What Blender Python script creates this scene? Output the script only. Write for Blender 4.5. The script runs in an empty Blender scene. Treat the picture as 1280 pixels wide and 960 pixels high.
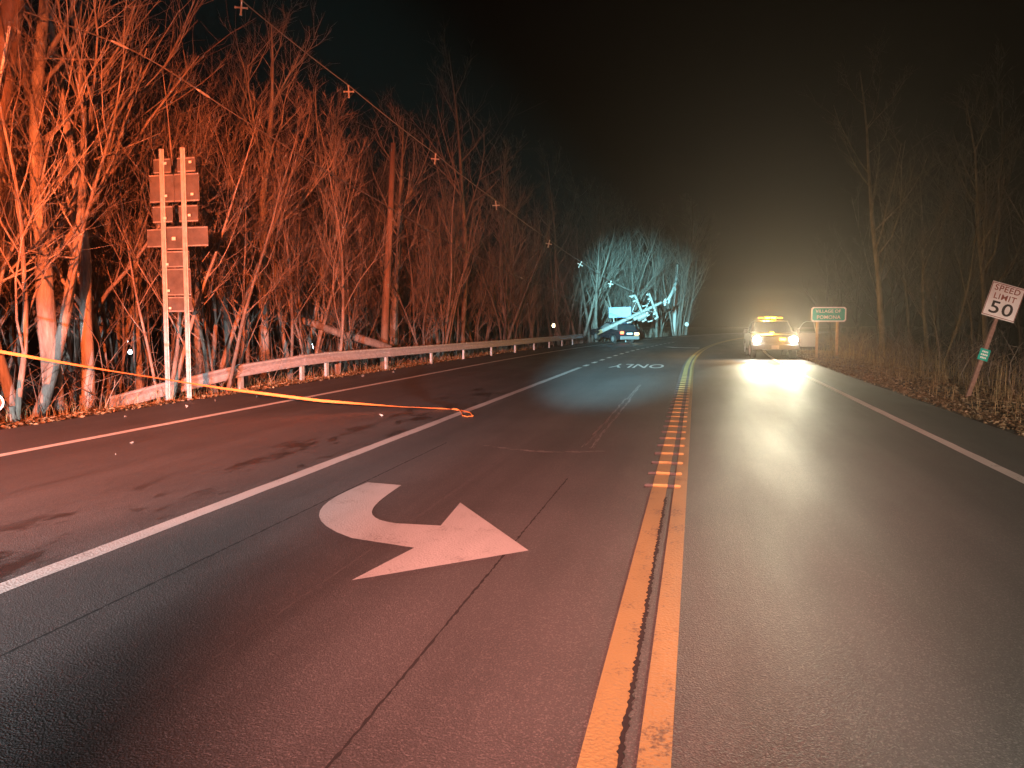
import bpy, math, random
from mathutils import Vector, Matrix, noise
R = math.radians
SC = bpy.context.scene
COL = SC.collection
rnd = random.Random(11)

# ------------------------------------------------------------------ camera
cam_d = bpy.data.cameras.new("camera")
cam_d.sensor_width = 36.0
cam_d.lens = 25.9
cam_d.clip_start = 0.05
cam_d.clip_end = 3000
cam = bpy.data.objects.new("camera", cam_d)
cam.location = (0, 0, 1.55)
cam.rotation_euler = (R(90 - 4.72), 0, R(14.0))
COL.objects.link(cam)
SC.camera = cam

# ------------------------------------------------------------------ night sky
world = bpy.data.worlds.new("World")
SC.world = world
world.use_nodes = True
wn = world.node_tree.nodes
bg = wn["Background"]
sky = wn.new("ShaderNodeTexSky")
sky.sky_type = 'NISHITA'
sky.sun_disc = False
sky.sun_elevation = R(-9)
sky.sun_rotation = R(200)
world.node_tree.links.new(sky.outputs[0], bg.inputs[0])
bg.inputs[1].default_value = 0.0008

SC.view_settings.view_transform = 'Standard'
SC.view_settings.look = 'None'
SC.view_settings.exposure = 3.0
SC.view_settings.gamma = 1.0
SC.view_settings.use_curve_mapping = False
SC.render.engine = 'CYCLES'
SC.cycles.use_denoising = True
SC.cycles.max_bounces = 5
SC.cycles.volume_bounces = 0
SC.cycles.sample_clamp_indirect = 4.0


# ------------------------------------------------------------------ lamps of the emergency vehicles and added fills
def spot(name, loc, target, power, color, size, blend=1.0, radius=0.05):
    d = bpy.data.lights.new(name, 'SPOT')
    d.energy = power
    d.color = color
    d.spot_size = R(size)
    d.spot_blend = blend
    d.shadow_soft_size = radius
    o = bpy.data.objects.new(name, d)
    o.location = loc
    o.rotation_euler = (Vector(target) - Vector(loc)).to_track_quat('-Z', 'Y').to_euler()
    COL.objects.link(o)
    return o


def point(name, loc, power, color, radius=0.05):
    d = bpy.data.lights.new(name, 'POINT')
    d.energy = power
    d.color = color
    d.shadow_soft_size = radius
    o = bpy.data.objects.new(name, d)
    o.location = loc
    COL.objects.link(o)
    return o


RED = (1.0, 0.155, 0.038)
REDW = (1.0, 0.335, 0.255)
# the fire engine the photographer stands in front of: red roof beacons, low white headlamps, a search lamp, plus added fills
spot("beacon_and_fill_lamp", (-2.6, -4.6, 2.7), (-18.5, 12.0, 2.0), 950, RED, 38, 1.0, 0.08)
spot("beacon_and_fill_lamp", (-1.0, -4.6, 2.7), (-15.5, 26.0, 2.8), 12500, RED, 39, 1.0, 0.08)
spot("beacon_and_fill_lamp", (-0.4, -4.6, 2.7), (-0.9, 12.0, 0.0), 4700, REDW, 35, 1.0, 0.08)
spot("beacon_and_fill_lamp", (-2.0, -4.6, 2.7), (-8.0, 15.0, 0.0), 1900, (1.0, .70, .65), 38, 1.0, 0.08)  # added fill standing in for the shine of the reflective left edge line
spot("beacon_and_fill_lamp", (1.0, -4.6, 2.7), (6.6, 17.0, 1.2), 650, (1.0, .40, .28), 44, 1.0, 0.08)  # added fill that brightens the reflective speed sign and right verge
# low beams: the flat upper cut-off lies just above lamp height
def low_beam(loc, az, up, size, power, color, blend):
    el = R(up - size / 2)
    a_ = R(az)
    t = Vector(loc) + Vector((-math.sin(a_) * math.cos(el), math.cos(a_) * math.cos(el), math.sin(el)))
    return spot("headlamp_and_fill_beam", loc, t, power, color, size, blend, 0.10)


low_beam((-3.2, -10.0, 1.0), 23, 2.9, 92, 4600, (0.80, 0.95, 1.0), .10)
low_beam((-1.6, -10.0, 1.0), 10, 1.8, 84, 1300, (0.96, 0.92, 0.96), .25)
low_beam((0.8, -3.8, 1.0), -14, 5.0, 40, 1250, (1.0, 0.86, 0.70), .45)  # added fill beam to brighten the right-hand signs, beyond the real headlamps
spot("search_lamp", (-1.6, -4.0, 2.9), (-4.6, 61.0, 4.0), 66000, (0.32, 0.93, 1.0), 10.5, 0.9, 0.1)
spot("search_lamp", (-1.6, -4.0, 3.1), (-2.4, 40.0, 0.0), 36000, (0.34, 0.86, 1.0), 14, 1.0, 0.1)
# the pickup that faces the camera
TX, TY = 3.31, 33.6
for sx in (-0.75, 0.75):
    spot("pickup_headlamp_beam", (TX + sx, TY - 0.12, 0.82), (0.8 + sx, 0, 3.6), 700, (1.0, 0.97, 0.68), 40, 1.0, 0.09)
    spot("pickup_headlamp_beam", (TX + sx, TY - 0.12, 0.84), (0.9 + sx, 0, 5.0), 2200, (1.0, 0.88, 0.60), 21, 1.0, 0.09)
point("amber_bar_glow", (TX - 0.1, TY + 2.85, 2.10), 190, (1.0, 0.50, 0.07), 0.1)
point("amber_grille_glow", (TX + 0.30, TY - 0.80, 0.86), 10, (1.0, 0.46, 0.05), 0.0)


# ------------------------------------------------------------------ helpers
def tag(o, label=None, cat=None, group=None, kind=None):
    if label: o["label"] = label
    if cat: o["category"] = cat
    if group: o["group"] = group
    if kind: o["kind"] = kind
    return o


def empty(name, loc=(0, 0, 0), rot=(0, 0, 0)):
    o = bpy.data.objects.new(name, None)
    o.location = loc
    o.rotation_euler = rot
    o.empty_display_size = 0.2
    COL.objects.link(o)
    return o


class MB:
    def __init__(self):
        self.v, self.f = [], []

    def poly(self, pts):
        i = len(self.v)
        self.v += [tuple(p) for p in pts]
        self.f.append(tuple(range(i, i + len(pts))))
        return self

    def box(self, c, s, M=None):
        i = len(self.v)
        for dx in (-.5, .5):
            for dy in (-.5, .5):
                for dz in (-.5, .5):
                    p = Vector((dx * s[0], dy * s[1], dz * s[2]))
                    if M is not None: p = M @ p
                    self.v.append(tuple(p + Vector(c)))
        for a in ((0, 1, 3, 2), (4, 6, 7, 5), (0, 4, 5, 1), (2, 3, 7, 6), (0, 2, 6, 4), (1, 5, 7, 3)):
            self.f.append(tuple(i + k for k in a))
        return self

    def rbox(self, c, s, b, M=None):
        """box with chamfered edges in the two longest directions (bevel b)"""
        hx, hy, hz = s[0] / 2, s[1] / 2, s[2] / 2
        i = len(self.v)
        rings = []
        for (y, k) in ((-hy, b), (-hy + b, 0), (hy - b, 0), (hy, b)):
            ring = []
            for (sx, sz, first) in ((1, 1, 0), (-1, 1, 1), (-1, -1, 0), (1, -1, 1)):
                pa = (sx * (hx - k), sz * (hz - b - k)) if b < hz else (sx * (hx - k), sz * hz * .5)
                pb = (sx * (hx - b - k), sz * (hz - k))
                for q in ((pa, pb) if not first else (pb, pa)):
                    ring.append((q[0], y, q[1]))
            rings.append(ring)
        n = 8
        for ring in rings:
            for p in ring:
                p = Vector(p)
                if M is not None: p = M @ p
                self.v.append(tuple(p + Vector(c)))
        for r in range(3):
            for k in range(n):
                a, b2 = i + r * n + k, i + r * n + (k + 1) % n
                self.f.append((a, b2, b2 + n, a + n))
        self.f.append(tuple(i + k for k in range(n)))
        self.f.append(tuple(i + 3 * n + n - 1 - k for k in range(n)))
        return self

    def tube(self, pts, rad, n=6, caps=True):
        pts = [Vector(p) for p in pts]
        if not hasattr(rad, '__len__'): rad = [rad] * len(pts)
        i0 = len(self.v)
        up = None
        for k, p in enumerate(pts):
            t = (pts[min(k + 1, len(pts) - 1)] - pts[max(k - 1, 0)])
            if t.length < 1e-9: t = Vector((0, 0, 1))
            t.normalize()
            if up is None:
                up = Vector((1, 0, 0)) if abs(t.x) < .8 else Vector((0, 1, 0))
            a = t.cross(up)
            if a.length < 1e-6: a = t.orthogonal()
            a.normalize()
            b = a.cross(t)
            up = b
            for j in range(n):
                w = 2 * math.pi * j / n
                self.v.append(tuple(p + (a * math.cos(w) + b * math.sin(w)) * rad[k]))
        for k in range(len(pts) - 1):
            for j in range(n):
                a0 = i0 + k * n + j
                a1 = i0 + k * n + (j + 1) % n
                self.f.append((a0, a1, a1 + n, a0 + n))
        if caps:
            self.f.append(tuple(i0 + j for j in reversed(range(n))))
            e = i0 + (len(pts) - 1) * n
            self.f.append(tuple(e + j for j in range(n)))
        return self

    def disc(self, c, r, axis, th, n=20, r2=None):
        c, axis = Vector(c), Vector(axis).normalized()
        return self.tube([c - axis * th / 2, c + axis * th / 2], [r, r if r2 is None else r2], n)

    def prism(self, poly, z0, z1):
        i, n = len(self.v), len(poly)
        self.v += [(x, y, z0) for x, y in poly] + [(x, y, z1) for x, y in poly]
        self.f.append(tuple(i + k for k in reversed(range(n))))
        self.f.append(tuple(i + n + k for k in range(n)))
        for k in range(n):
            k2 = (k + 1) % n
            self.f.append((i + k, i + k2, i + n + k2, i + n + k))
        return self

    def mesh(self, name, mat, smooth=False):
        m = bpy.data.meshes.new(name)
        m.from_pydata(self.v, [], self.f)
        m.materials.append(mat)
        if smooth:
            m.polygons.foreach_set("use_smooth", [True] * len(m.polygons))
        m.update()
        return m

    def build(self, name, mat, parent=None, smooth=False, loc=None, rot=None):
        o = bpy.data.objects.new(name, self.mesh(name, mat, smooth))
        COL.objects.link(o)
        if parent: o.parent = parent
        if loc: o.location = loc
        if rot: o.rotation_euler = rot
        return o


def copy_tree(o, parent=None):
    c = o.copy()
    COL.objects.link(c)
    c.parent = parent
    for ch in [x for x in SC.objects if x.parent == o]:
        copy_tree(ch, c)
    return c


def text_mb(body, size, spacing=1.0):
    cu = bpy.data.curves.new("lettering", 'FONT')
    cu.body = body
    cu.size = size
    cu.align_x = 'CENTER'
    cu.align_y = 'CENTER'
    cu.space_character = spacing
    cu.resolution_u = 4
    cu.offset = size * 0.012
    to = bpy.data.objects.new("lettering", cu)
    COL.objects.link(to)
    bpy.context.view_layer.update()
    ev = to.evaluated_get(bpy.context.evaluated_depsgraph_get())
    m = ev.to_mesh()
    mb = MB()
    mb.v = [tuple(v.co) for v in m.vertices]
    mb.f = [tuple(p.vertices) for p in m.polygons]
    ev.to_mesh_clear()
    bpy.data.objects.remove(to)
    bpy.data.curves.remove(cu)
    return mb


def xform(mb, M):
    mb.v = [tuple(M @ Vector(p)) for p in mb.v]
    return mb


# ------------------------------------------------------------------ materials
def mat(name, base, rough=.6, metal=0., spec=.5):
    m = bpy.data.materials.new(name)
    m.use_nodes = True
    b = m.node_tree.nodes["Principled BSDF"]
    b.inputs["Base Color"].default_value = (*base, 1)
    b.inputs["Roughness"].default_value = rough
    b.inputs["Metallic"].default_value = metal
    b.inputs["Specular IOR Level"].default_value = spec
    return m


class NT:
    """short-hand for building node graphs"""
    def __init__(self, m):
        self.t = m.node_tree
        self.b = self.t.nodes["Principled BSDF"]
        self.co = self.t.nodes.new("ShaderNodeTexCoord").outputs["Object"]

    def set(self, sock, v):
        if hasattr(v, 'is_linked') or hasattr(v, 'links'):
            self.t.links.new(v, sock)
        else:
            sock.default_value = v

    def noise(self, scale, detail=4, rough=.55, vec=None, stretch=None):
        n = self.t.nodes.new("ShaderNodeTexNoise")
        n.inputs["Scale"].default_value = scale
        n.inputs["Detail"].default_value = detail
        n.inputs["Roughness"].default_value = rough
        v = vec or self.co
        if stretch:
            mp = self.t.nodes.new("ShaderNodeMapping")
            mp.inputs["Scale"].default_value = stretch
            self.t.links.new(v, mp.inputs[0])
            v = mp.outputs[0]
        self.t.links.new(v, n.inputs["Vector"])
        return n.outputs["Fac"]

    def voro(self, scale, feature='F1', vec=None, out="Distance"):
        n = self.t.nodes.new("ShaderNodeTexVoronoi")
        n.feature = feature
        n.inputs["Scale"].default_value = scale
        self.t.links.new(vec or self.co, n.inputs["Vector"])
        return n.outputs[out]

    def ramp(self, fac, stops):
        n = self.t.nodes.new("ShaderNodeValToRGB")
        e = n.color_ramp.elements
        while len(e) < len(stops): e.new(.5)
        for k, (p, c) in enumerate(stops):
            e[k].position = p
            e[k].color = (*c, 1) if hasattr(c, '__len__') else (c, c, c, 1)
        self.t.links.new(fac, n.inputs[0])
        return n.outputs[0]

    def math(self, op, a, b=0., c=None, clamp=False):
        n = self.t.nodes.new("ShaderNodeMath")
        n.operation = op
        n.use_clamp = clamp
        self.set(n.inputs[0], a)
        self.set(n.inputs[1], b)
        if c is not None: self.set(n.inputs[2], c)
        return n.outputs[0]

    def mix(self, fac, a, b, blend='MIX'):
        n = self.t.nodes.new("ShaderNodeMix")
        n.data_type = 'RGBA'
        n.blend_type = blend
        self.set(n.inputs[0], fac)
        for s, v in ((n.inputs[6], a), (n.inputs[7], b)):
            if hasattr(v, '__len__') and not hasattr(v, 'links'): v = (*v, 1)[:4]
            self.set(s, v)
        return n.outputs[2]

    def xyz(self):
        n = self.t.nodes.new("ShaderNodeSeparateXYZ")
        self.t.links.new(self.co, n.inputs[0])
        return n.outputs

    def bump(self, h, strength=.4, dist=.01):
        n = self.t.nodes.new("ShaderNodeBump")
        n.inputs["Strength"].default_value = strength
        n.inputs["Distance"].default_value = dist
        self.t.links.new(h, n.inputs["Height"])
        self.t.links.new(n.outputs[0], self.b.inputs["Normal"])

    def base(self, v): self.set(self.b.inputs["Base Color"], v)
    def rough(self, v): self.set(self.b.inputs["Roughness"], v)


def asphalt():
    m = mat("asphalt", (.05, .05, .05), .55)
    n = NT(m)
    x, y, z = n.xyz()
    fine = n.noise(95, 3, .7)
    agg = n.voro(150, out="Color")
    aggv = n.t.nodes.new("ShaderNodeSeparateColor")
    n.t.links.new(agg, aggv.inputs[0])
    big = n.noise(.35, 5, .6)
    lane = n.noise(1.0, 4, .6, stretch=(1.6, .07, 1))
    c = n.ramp(fine, [(.3, (.044, .043, .044)), (.62, (.070, .068, .068)), (.78, (.115, .11, .105))])
    c = n.mix(n.math('MULTIPLY', n.math('GREATER_THAN', aggv.outputs[0], .86), .5), c, (.16, .15, .145))
    c = n.mix(.75, c, n.ramp(big, [(.25, .62), (.7, 1.25)]), 'MULTIPLY')
    c = n.mix(.8, c, n.ramp(lane, [(.3, .70), (.68, 1.2)]), 'MULTIPLY')
    # oil and wet stains in the left lane, drawn out along the driving direction
    st = n.noise(1.0, 5, .65, stretch=(2.4, 1.0, 1))
    band = n.math('SUBTRACT', 1.0, n.math('DIVIDE', n.math('ABSOLUTE', n.math('ADD', x, 4.55)), .75), clamp=True)
    stain = n.math('MULTIPLY', n.ramp(st, [(.53, 0.), (.60, 1.)]), n.math('MULTIPLY', band, 2.2, clamp=True), clamp=True)
    stain = n.math('MULTIPLY', stain, n.math('LESS_THAN', y, 17.5))
    band2 = n.math('SUBTRACT', 1.0, n.math('DIVIDE', n.math('ABSOLUTE', n.math('ADD', x, 6.2)), 1.2), clamp=True)
    st2 = n.noise(1.0, 4, .6, stretch=(5.5, .2, 1))
    str2 = n.math('MULTIPLY', n.ramp(st2, [(.60, 0.), (.70, .5)]), band2, clamp=True)
    allst = n.math('MAXIMUM', stain, str2)
    c = n.mix(n.math('MULTIPLY', allst, .8), c, (.012, .012, .012))
    n.base(c)
    r = n.ramp(n.noise(1.1, 4, .6, stretch=(1, .15, 1)), [(.3, .56), (.7, .70)])
    n.rough(n.mix(allst, r, (.42, .42, .42)))
    n.b.inputs["Specular IOR Level"].default_value = .5
    h = n.math('ADD', n.math('MULTIPLY', n.voro(110), .8), n.math('MULTIPLY', fine, .5))
    n.bump(h, .40, .006)
    return m


def paint(name, col, wear=.35, lo=.42):
    m = mat(name, col, .55)
    n = NT(m)
    f = n.noise(46, 4, .7)
    g = n.noise(3.2, 5, .65)
    w = n.math('ADD', n.math('MULTIPLY', f, .5), n.math('MULTIPLY', g, .5))
    worn = n.ramp(w, [(lo - .09, 1.), (lo, 0.)])
    dirt = n.ramp(n.noise(1.7, 5, .6, stretch=(1, .3, 1)), [(.3, .72), (.7, 1.0)])
    c = n.mix(1.0, col, dirt, 'MULTIPLY')
    n.base(n.mix(n.math('MULTIPLY', worn, wear), c, (.06, .055, .05)))
    n.bump(n.voro(62), .35, .005)
    return m


def bark(name, a, b, sc=1.):
    m = mat(name, a, .9, spec=.2)
    n = NT(m)
    f = n.noise(11 * sc, 8, .72, stretch=(1, 1, .16))
    g = n.noise(1.3, 3, .6)
    c = n.ramp(f, [(.3, b), (.58, a), (.74, tuple(min(1, k * 1.6) for k in a))])
    oi = n.t.nodes.new("ShaderNodeObjectInfo")
    tint = n.ramp(oi.outputs["Random"], [(0, .62), (1, 1.15)])
    c = n.mix(1.0, c, tint, 'MULTIPLY')
    n.base(n.mix(.6, c, n.ramp(g, [(.3, .35), (.7, 1.25)]), 'MULTIPLY'))
    n.bump(f, 1.0, .03)
    return m


def noisy(name, a, b, scale, rough=.6, metal=0., bump=.0, spec=.5, stretch=None):
    m = mat(name, a, rough, metal, spec)
    n = NT(m)
    f = n.noise(scale, 5, .6, stretch=stretch)
    n.base(n.ramp(f, [(.32, b), (.66, a)]))
    if bump: n.bump(f, bump, .01)
    return m


def island(name, stops, rough=.85):
    m = mat(name, (.1, .1, .1), rough, spec=.25)
    n = NT(m)
    g = n.t.nodes.new("ShaderNodeNewGeometry")
    n.base(n.ramp(g.outputs["Random Per Island"], stops))
    return m


def glow(name, col, strength):
    m = mat(name, (.02, .02, .02))
    b = m.node_tree.nodes["Principled BSDF"]
    b.inputs["Emission Color"].default_value = (*col, 1)
    b.inputs["Emission Strength"].default_value = strength
    return m


M_ASPH = asphalt()
M_WHITE = paint("white_road_paint", (.50, .50, .49), .7, .44)
M_EDGE = paint("bead_shine_edge_paint", (.80, .80, .78), .6, .44)  # white paint lightened: shine of its reflective beads put into the colour
M_ARROW = paint("arrow_paint", (.46, .46, .45), .45, .455)
M_YELLOW = paint("yellow_road_paint", (.34, .265, .105), .8, .455)
M_CRACK = noisy("crack_dark", (.014, .013, .013), (.006, .006, .006), 40, .95)
M_SEAL = noisy("joint_sealer", (.028, .026, .026), (.012, .012, .012), 25, .8)
M_PALE = noisy("pale_scuff", (.34, .33, .32), (.20, .19, .185), 18, .9)
M_JOINT = noisy("pale_joint", (.12, .115, .11), (.07, .068, .066), 18, .9)
M_SOIL = noisy("soil", (.060, .042, .028), (.022, .016, .011), 3.5, .95, bump=.6)
M_LEAF = island("leaf_litter", [(0, (.06, .038, .018)), (.35, (.12, .078, .038)), (.75, (.20, .145, .080)), (1, (.34, .27, .18))])
M_STRAW = island("dry_grass", [(0, (.16, .10, .045)), (.5, (.27, .19, .09)), (1, (.38, .29, .16))])
M_TWIG = island("brush_twigs", [(0, (.07, .05, .04)), (.6, (.15, .11, .085)), (1, (.26, .21, .17))])
M_BARK = bark("bark_grey", (.25, .21, .18), (.11, .09, .075))
M_BARKP = bark("bark_pale", (.36, .33, .30), (.18, .155, .135))
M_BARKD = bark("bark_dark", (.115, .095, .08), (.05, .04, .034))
M_GALV = noisy("galvanised_steel", (.52, .52, .53), (.36, .36, .37), 9, .5, .35)
M_GALVD = noisy("weathered_steel", (.36, .35, .34), (.20, .19, .185), 7, .6, .3)
M_ALU = noisy("sign_back_aluminium", (.14, .13, .125), (.08, .075, .07), 5, .55, .3)
M_BRACK = mat("bright_bracket", (.85, .83, .8), .35, .2)
M_BRACKD = noisy("pale_scrap", (.30, .28, .26), (.18, .165, .15), 20, .7)
M_RUST = noisy("rusty_sign_post", (.30, .17, .13), (.17, .09, .07), 11, .8)
M_SIGNW = noisy("sign_white_sheeting", (.86, .84, .82), (.74, .70, .68), 4, .4)
M_SIGNG = noisy("sign_green_sheeting", (.01, .40, .31), (.008, .33, .25), 4, .4)
M_SIGNB = noisy("sign_sheeting_blue_lit", (.17, .33, .60), (.13, .26, .50), 3, .45)  # blue of the lamp light put into the base colour
M_BLACK = noisy("sign_black_print", (.03, .022, .02), (.012, .01, .01), 6, .6)
M_FADED = noisy("faded_red_print", (.34, .10, .06), (.20, .06, .045), 6, .6)
M_WOODP = noisy("pole_wood", (.20, .13, .085), (.09, .06, .04), 6, .85, bump=.5, stretch=(1, 1, .1))
M_POST = noisy("sign_post_wood", (.42, .27, .15), (.25, .16, .09), 7, .8)
M_ARM = noisy("crossarm_grey_wood", (.30, .30, .29), (.19, .19, .185), 6, .8)
M_PORC = mat("porcelain_grey", (.5, .52, .52), .25)
M_CABLE = noisy("cable_sheath", (.34, .32, .31), (.24, .23, .22), 12, .5)
M_CABLED = noisy("dark_cable_sheath", (.16, .15, .145), (.09, .085, .08), 12, .5)
M_SPACER = mat("spacer_polymer", (.78, .76, .74), .45)
M_TAPE = noisy("barricade_tape_plastic", (.78, .21, .055), (.66, .16, .04), 6, .4)
M_CAR = mat("dark_car_paint", (.018, .02, .028), .25)
M_TRUCKP = mat("brown_pickup_paint", (.03, .026, .022), .4)
M_GLASS = mat("dark_window_glass", (.02, .025, .03), .08)
M_CHROME = mat("chrome_trim", (.5, .5, .5), .3, 1.)
M_PLASTIC = mat("black_plastic", (.02, .02, .02), .5)
M_TYRE = noisy("tyre_rubber", (.03, .03, .03), (.018, .018, .018), 12, .8)
M_RIM = mat("wheel_rim", (.5, .5, .52), .35, .7)
M_INNER = mat("door_trim_panel", (.34, .32, .33), .6)
M_HEAD = glow("headlight_glow", (1, .96, .86), 70)
M_AMBER = glow("amber_glow", (1, .36, .014), 6)
M_AMBER2 = glow("amber_glow_dim", (1, .38, .03), .5)
M_TAIL = glow("tail_light_glow", (1, .10, .03), 1.6)
M_MARKER = glow("marker_light_glow", (1, .72, .30), 2.0)
M_YARD = glow("yard_lamp_glow", (.72, .95, 1.0), 3.2)
M_YARD2 = glow("small_lamp_glow", (1, .80, .42), 1.4)
M_REDREF = mat("red_reflector", (.55, .04, .03), .3)


# ------------------------------------------------------------------ road
def bend(y):
    """the road runs straight and then bends gently to the right"""
    if y < 25: return 0.
    if y < 115: return .0016 * (y - 25) ** 2
    return .0016 * 90 ** 2 + .288 * (y - 115)


GROOVES = [7.06 + .60 * k for k in range(50)]


def zroad(x, y):
    return 0.0


def frange(a, b, s):
    out = []
    while a < b - 1e-6:
        out.append(a)
        a += s
    return out + [b]


def strip_ys():
    ys = [-12, -4, 0, 1, 2, 3, 4, 5, 6, 6.7]
    zs = {}
    for gy in GROOVES:
        for d, z in ((-.085, 0), (-.062, -.020), (0., -.030), (.062, -.020), (.085, 0)):
            ys.append(gy + d)
            zs[gy + d] = z
    last = ys[-1]
    ys += [last + k for k in (1, 3)] + [y for y in frange(last + 5, 150, 3)]
    return ys, zs


SYS, SZS = strip_ys()
GX0, GX1 = -.455, -.115          # the milled rumble grooves lie between these


def road_mesh():
    mb = MB()
    def sheet(x0, x1, ys, n, zf=None):
        i = len(mb.v)
        for y in ys:
            for k in range(n + 1):
                x = x0 + (x1 - x0) * k / n
                mb.v.append((x + bend(y), y, zf(y) if zf else 0.0))
        for r in range(len(ys) - 1):
            for k in range(n):
                a = i + r * (n + 1) + k
                mb.f.append((a, a + 1, a + n + 2, a + n + 1))
    ys = frange(-12, 24, 3) + frange(26, 150, 2)
    sheet(-9.8, GX0, ys, 4)
    sheet(GX1, 4.36, ys, 3)
    sheet(GX0, GX1, SYS, 1, lambda y: SZS.get(y, 0.))
    for gy in GROOVES:                                   # end walls of each groove
        for gx in (GX0, GX1):
            prof = [(gx + bend(gy + d), gy + d, z) for d, z in ((-.085, 0), (-.062, -.020), (0., -.030), (.062, -.020), (.085, 0))]
            mb.poly(prof)
    return mb


tag(road_mesh().build("road", M_ASPH), kind="structure")


def ribbon(name, x0, x1, ys, m, z=.004, ragged=0., zf=None, seed=0, parent=None, kind="structure"):
    rr = random.Random(seed)
    mb = MB()
    for y in ys:
        j0, j1 = rr.uniform(-ragged, ragged), rr.uniform(-ragged, ragged)
        zz = z + (zf(y) if zf else 0)
        mb.v += [(x0 + bend(y) + j0, y, zz), (x1 + bend(y) + j1, y, zz)]
    for k in range(len(ys) - 1):
        mb.f.append((2 * k, 2 * k + 1, 2 * k + 3, 2 * k + 2))
    o = mb.build(name, m, parent)
    if kind: o["kind"] = kind
    return o


LONG = frange(-10, 24, .5) + frange(26, 130, 2)
ribbon("edge_line_left", -7.98, -7.82, LONG, M_EDGE, ragged=.006, seed=1)
ribbon("edge_line_right", 3.10, 3.24, LONG, M_EDGE, ragged=.006, seed=2)
ribbon("lane_line", -4.00, -3.84, frange(-10, 25.6, .5), M_WHITE, ragged=.006, seed=3)
SZF = lambda y: SZS.get(y, 0.)
ribbon("yellow_line_left", -.375, -.238, SYS, M_YELLOW, zf=SZF)
mb = MB()                                            # its inner half dips through the grooves
for y in SYS:
    b_ = bend(y)
    mb.v += [(-.172 + b_, y, .004 + SZF(y)), (GX1 + b_, y, .004 + SZF(y)), (GX1 + b_, y, .004), (-.055 + b_, y, .004)]
for k in range(len(SYS) - 1):
    for j in range(3):
        mb.f.append((4 * k + j, 4 * k + j + 1, 4 * k + j + 5, 4 * k + j + 4))
tag(mb.build("yellow_line_right", M_YELLOW), kind="structure")
# dotted continuation of the lane line
mb = MB()
y = 26.4
dash_root = None
while y < 62:
    o = ribbon("lane_dash", -3.98, -3.82, [y, y + .45, y + .95], M_EDGE, z=.004)
    y += 2.15
# ragged crack beside the left yellow line, and straight paving joints
ribbon("pavement_crack", -.243, -.222, frange(.8, 6.6, .018), M_CRACK, z=.0055, ragged=.008, seed=5)
for k, (jx, w, rg, m_, e) in enumerate([(-3.12, .013, .005, M_CRACK, 9.0), (-2.14, .008, .004, M_JOINT, 8.6), (-1.22, .012, .005, M_CRACK, 7.2)]):
    ribbon("pavement_joint", jx - w / 2, jx + w / 2, frange(-2, e, .035), m_, z=.002, ragged=rg, seed=20 + k)


def flat(name, polys, m, z=.004):
    mb = MB()
    for p in polys:
        mb.poly([(a + bend(b), b, z) for a, b in p])
    o = mb.build(name, m)
    o["kind"] = "structure"
    return o


# turn arrow painted for oncoming traffic: tail far, bend towards us, head to the right
def bez(p0, p1, p2, p3, n=12):
    out = []
    for k in range(n + 1):
        t = k / n
        out.append(tuple((1 - t) ** 3 * a + 3 * (1 - t) ** 2 * t * b + 3 * (1 - t) * t * t * c + t ** 3 * d for a, b, c, d in zip(p0, p1, p2, p3)))
    return out


outer = bez((-3.08, 6.53), (-3.13, 5.90), (-3.16, 5.20), (-2.38, 4.775)) + [(-1.86, 4.67)]
inner = [(-1.87, 5.24)] + bez((-2.22, 5.22), (-2.62, 5.28), (-2.66, 5.75), (-2.71, 6.49))
flat("turn_arrow", [outer + [(-1.99, 3.97), (-1.08, 4.80), (-1.95, 5.97)] + inner], M_ARROW)
flat("far_turn_arrow", [[(-2.2, 47.6), (-.6, 47.2), (-.6, 48.0), (-1.9, 48.4), (-2.6, 49.6), (-3.0, 49.4)]], M_EDGE)
only = xform(text_mb("ONLY", 1.0, 1.05), Matrix.Translation((-2.02, 27.15, .004)) @ Matrix.Rotation(math.pi, 4, 'Z') @ Matrix.Diagonal((.68, 3.35, 1, 1)))
tag(only.build("only_lettering", M_EDGE), kind="structure")

# chalky scuff marks in the turn lane
rs = random.Random(7)
sc_ = []
for k in range(420):
    t = rs.random()
    yy = 9.0 + 9.5 * t
    xx = -1.30 - .05 * t + rs.choice((-.05, .05)) * (1 if yy < 15 else .4) + rs.gauss(0, .012)
    w, l = rs.uniform(.003, .012), rs.uniform(.05, .45)
    sc_.append([(xx, yy), (xx + w, yy + .02), (xx + w, yy + l), (xx, yy + l - .02)])
flat("scuff_mark", sc_, M_PALE, .0015)
sc2 = []
for k in range(40):
    t = rs.random()
    xx, yy = -2.6 + 1.5 * t, 8.9 - .25 * math.sin(t * 3) + rs.gauss(0, .02)
    sc2.append([(xx, yy), (xx + rs.uniform(.04, .16), yy + .01), (xx + .1, yy + .020), (xx, yy + .014)])
flat("scuff_mark", sc2, M_PALE, .0015)


# ------------------------------------------------------------------ ground
def gz(u, y):
    if u < -9.8:
        d = -9.8 - u
        z = -.02 - .10 * min(d, 9) * (1 if d > .6 else d / .6)
    elif u > 4.36:
        d = u - 4.36
        z = -.015 + .10 * min(d, .8) - (.085 * max(0, min(d - 1.5, 12)))
    else:
        return -.09
    n = noise.noise((u * .6, y * .5, 1.3)) * .10 + noise.noise((u * 2.1, y * 1.9, 4.)) * .035
    return z + n * min(1., d / 1.2)


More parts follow.
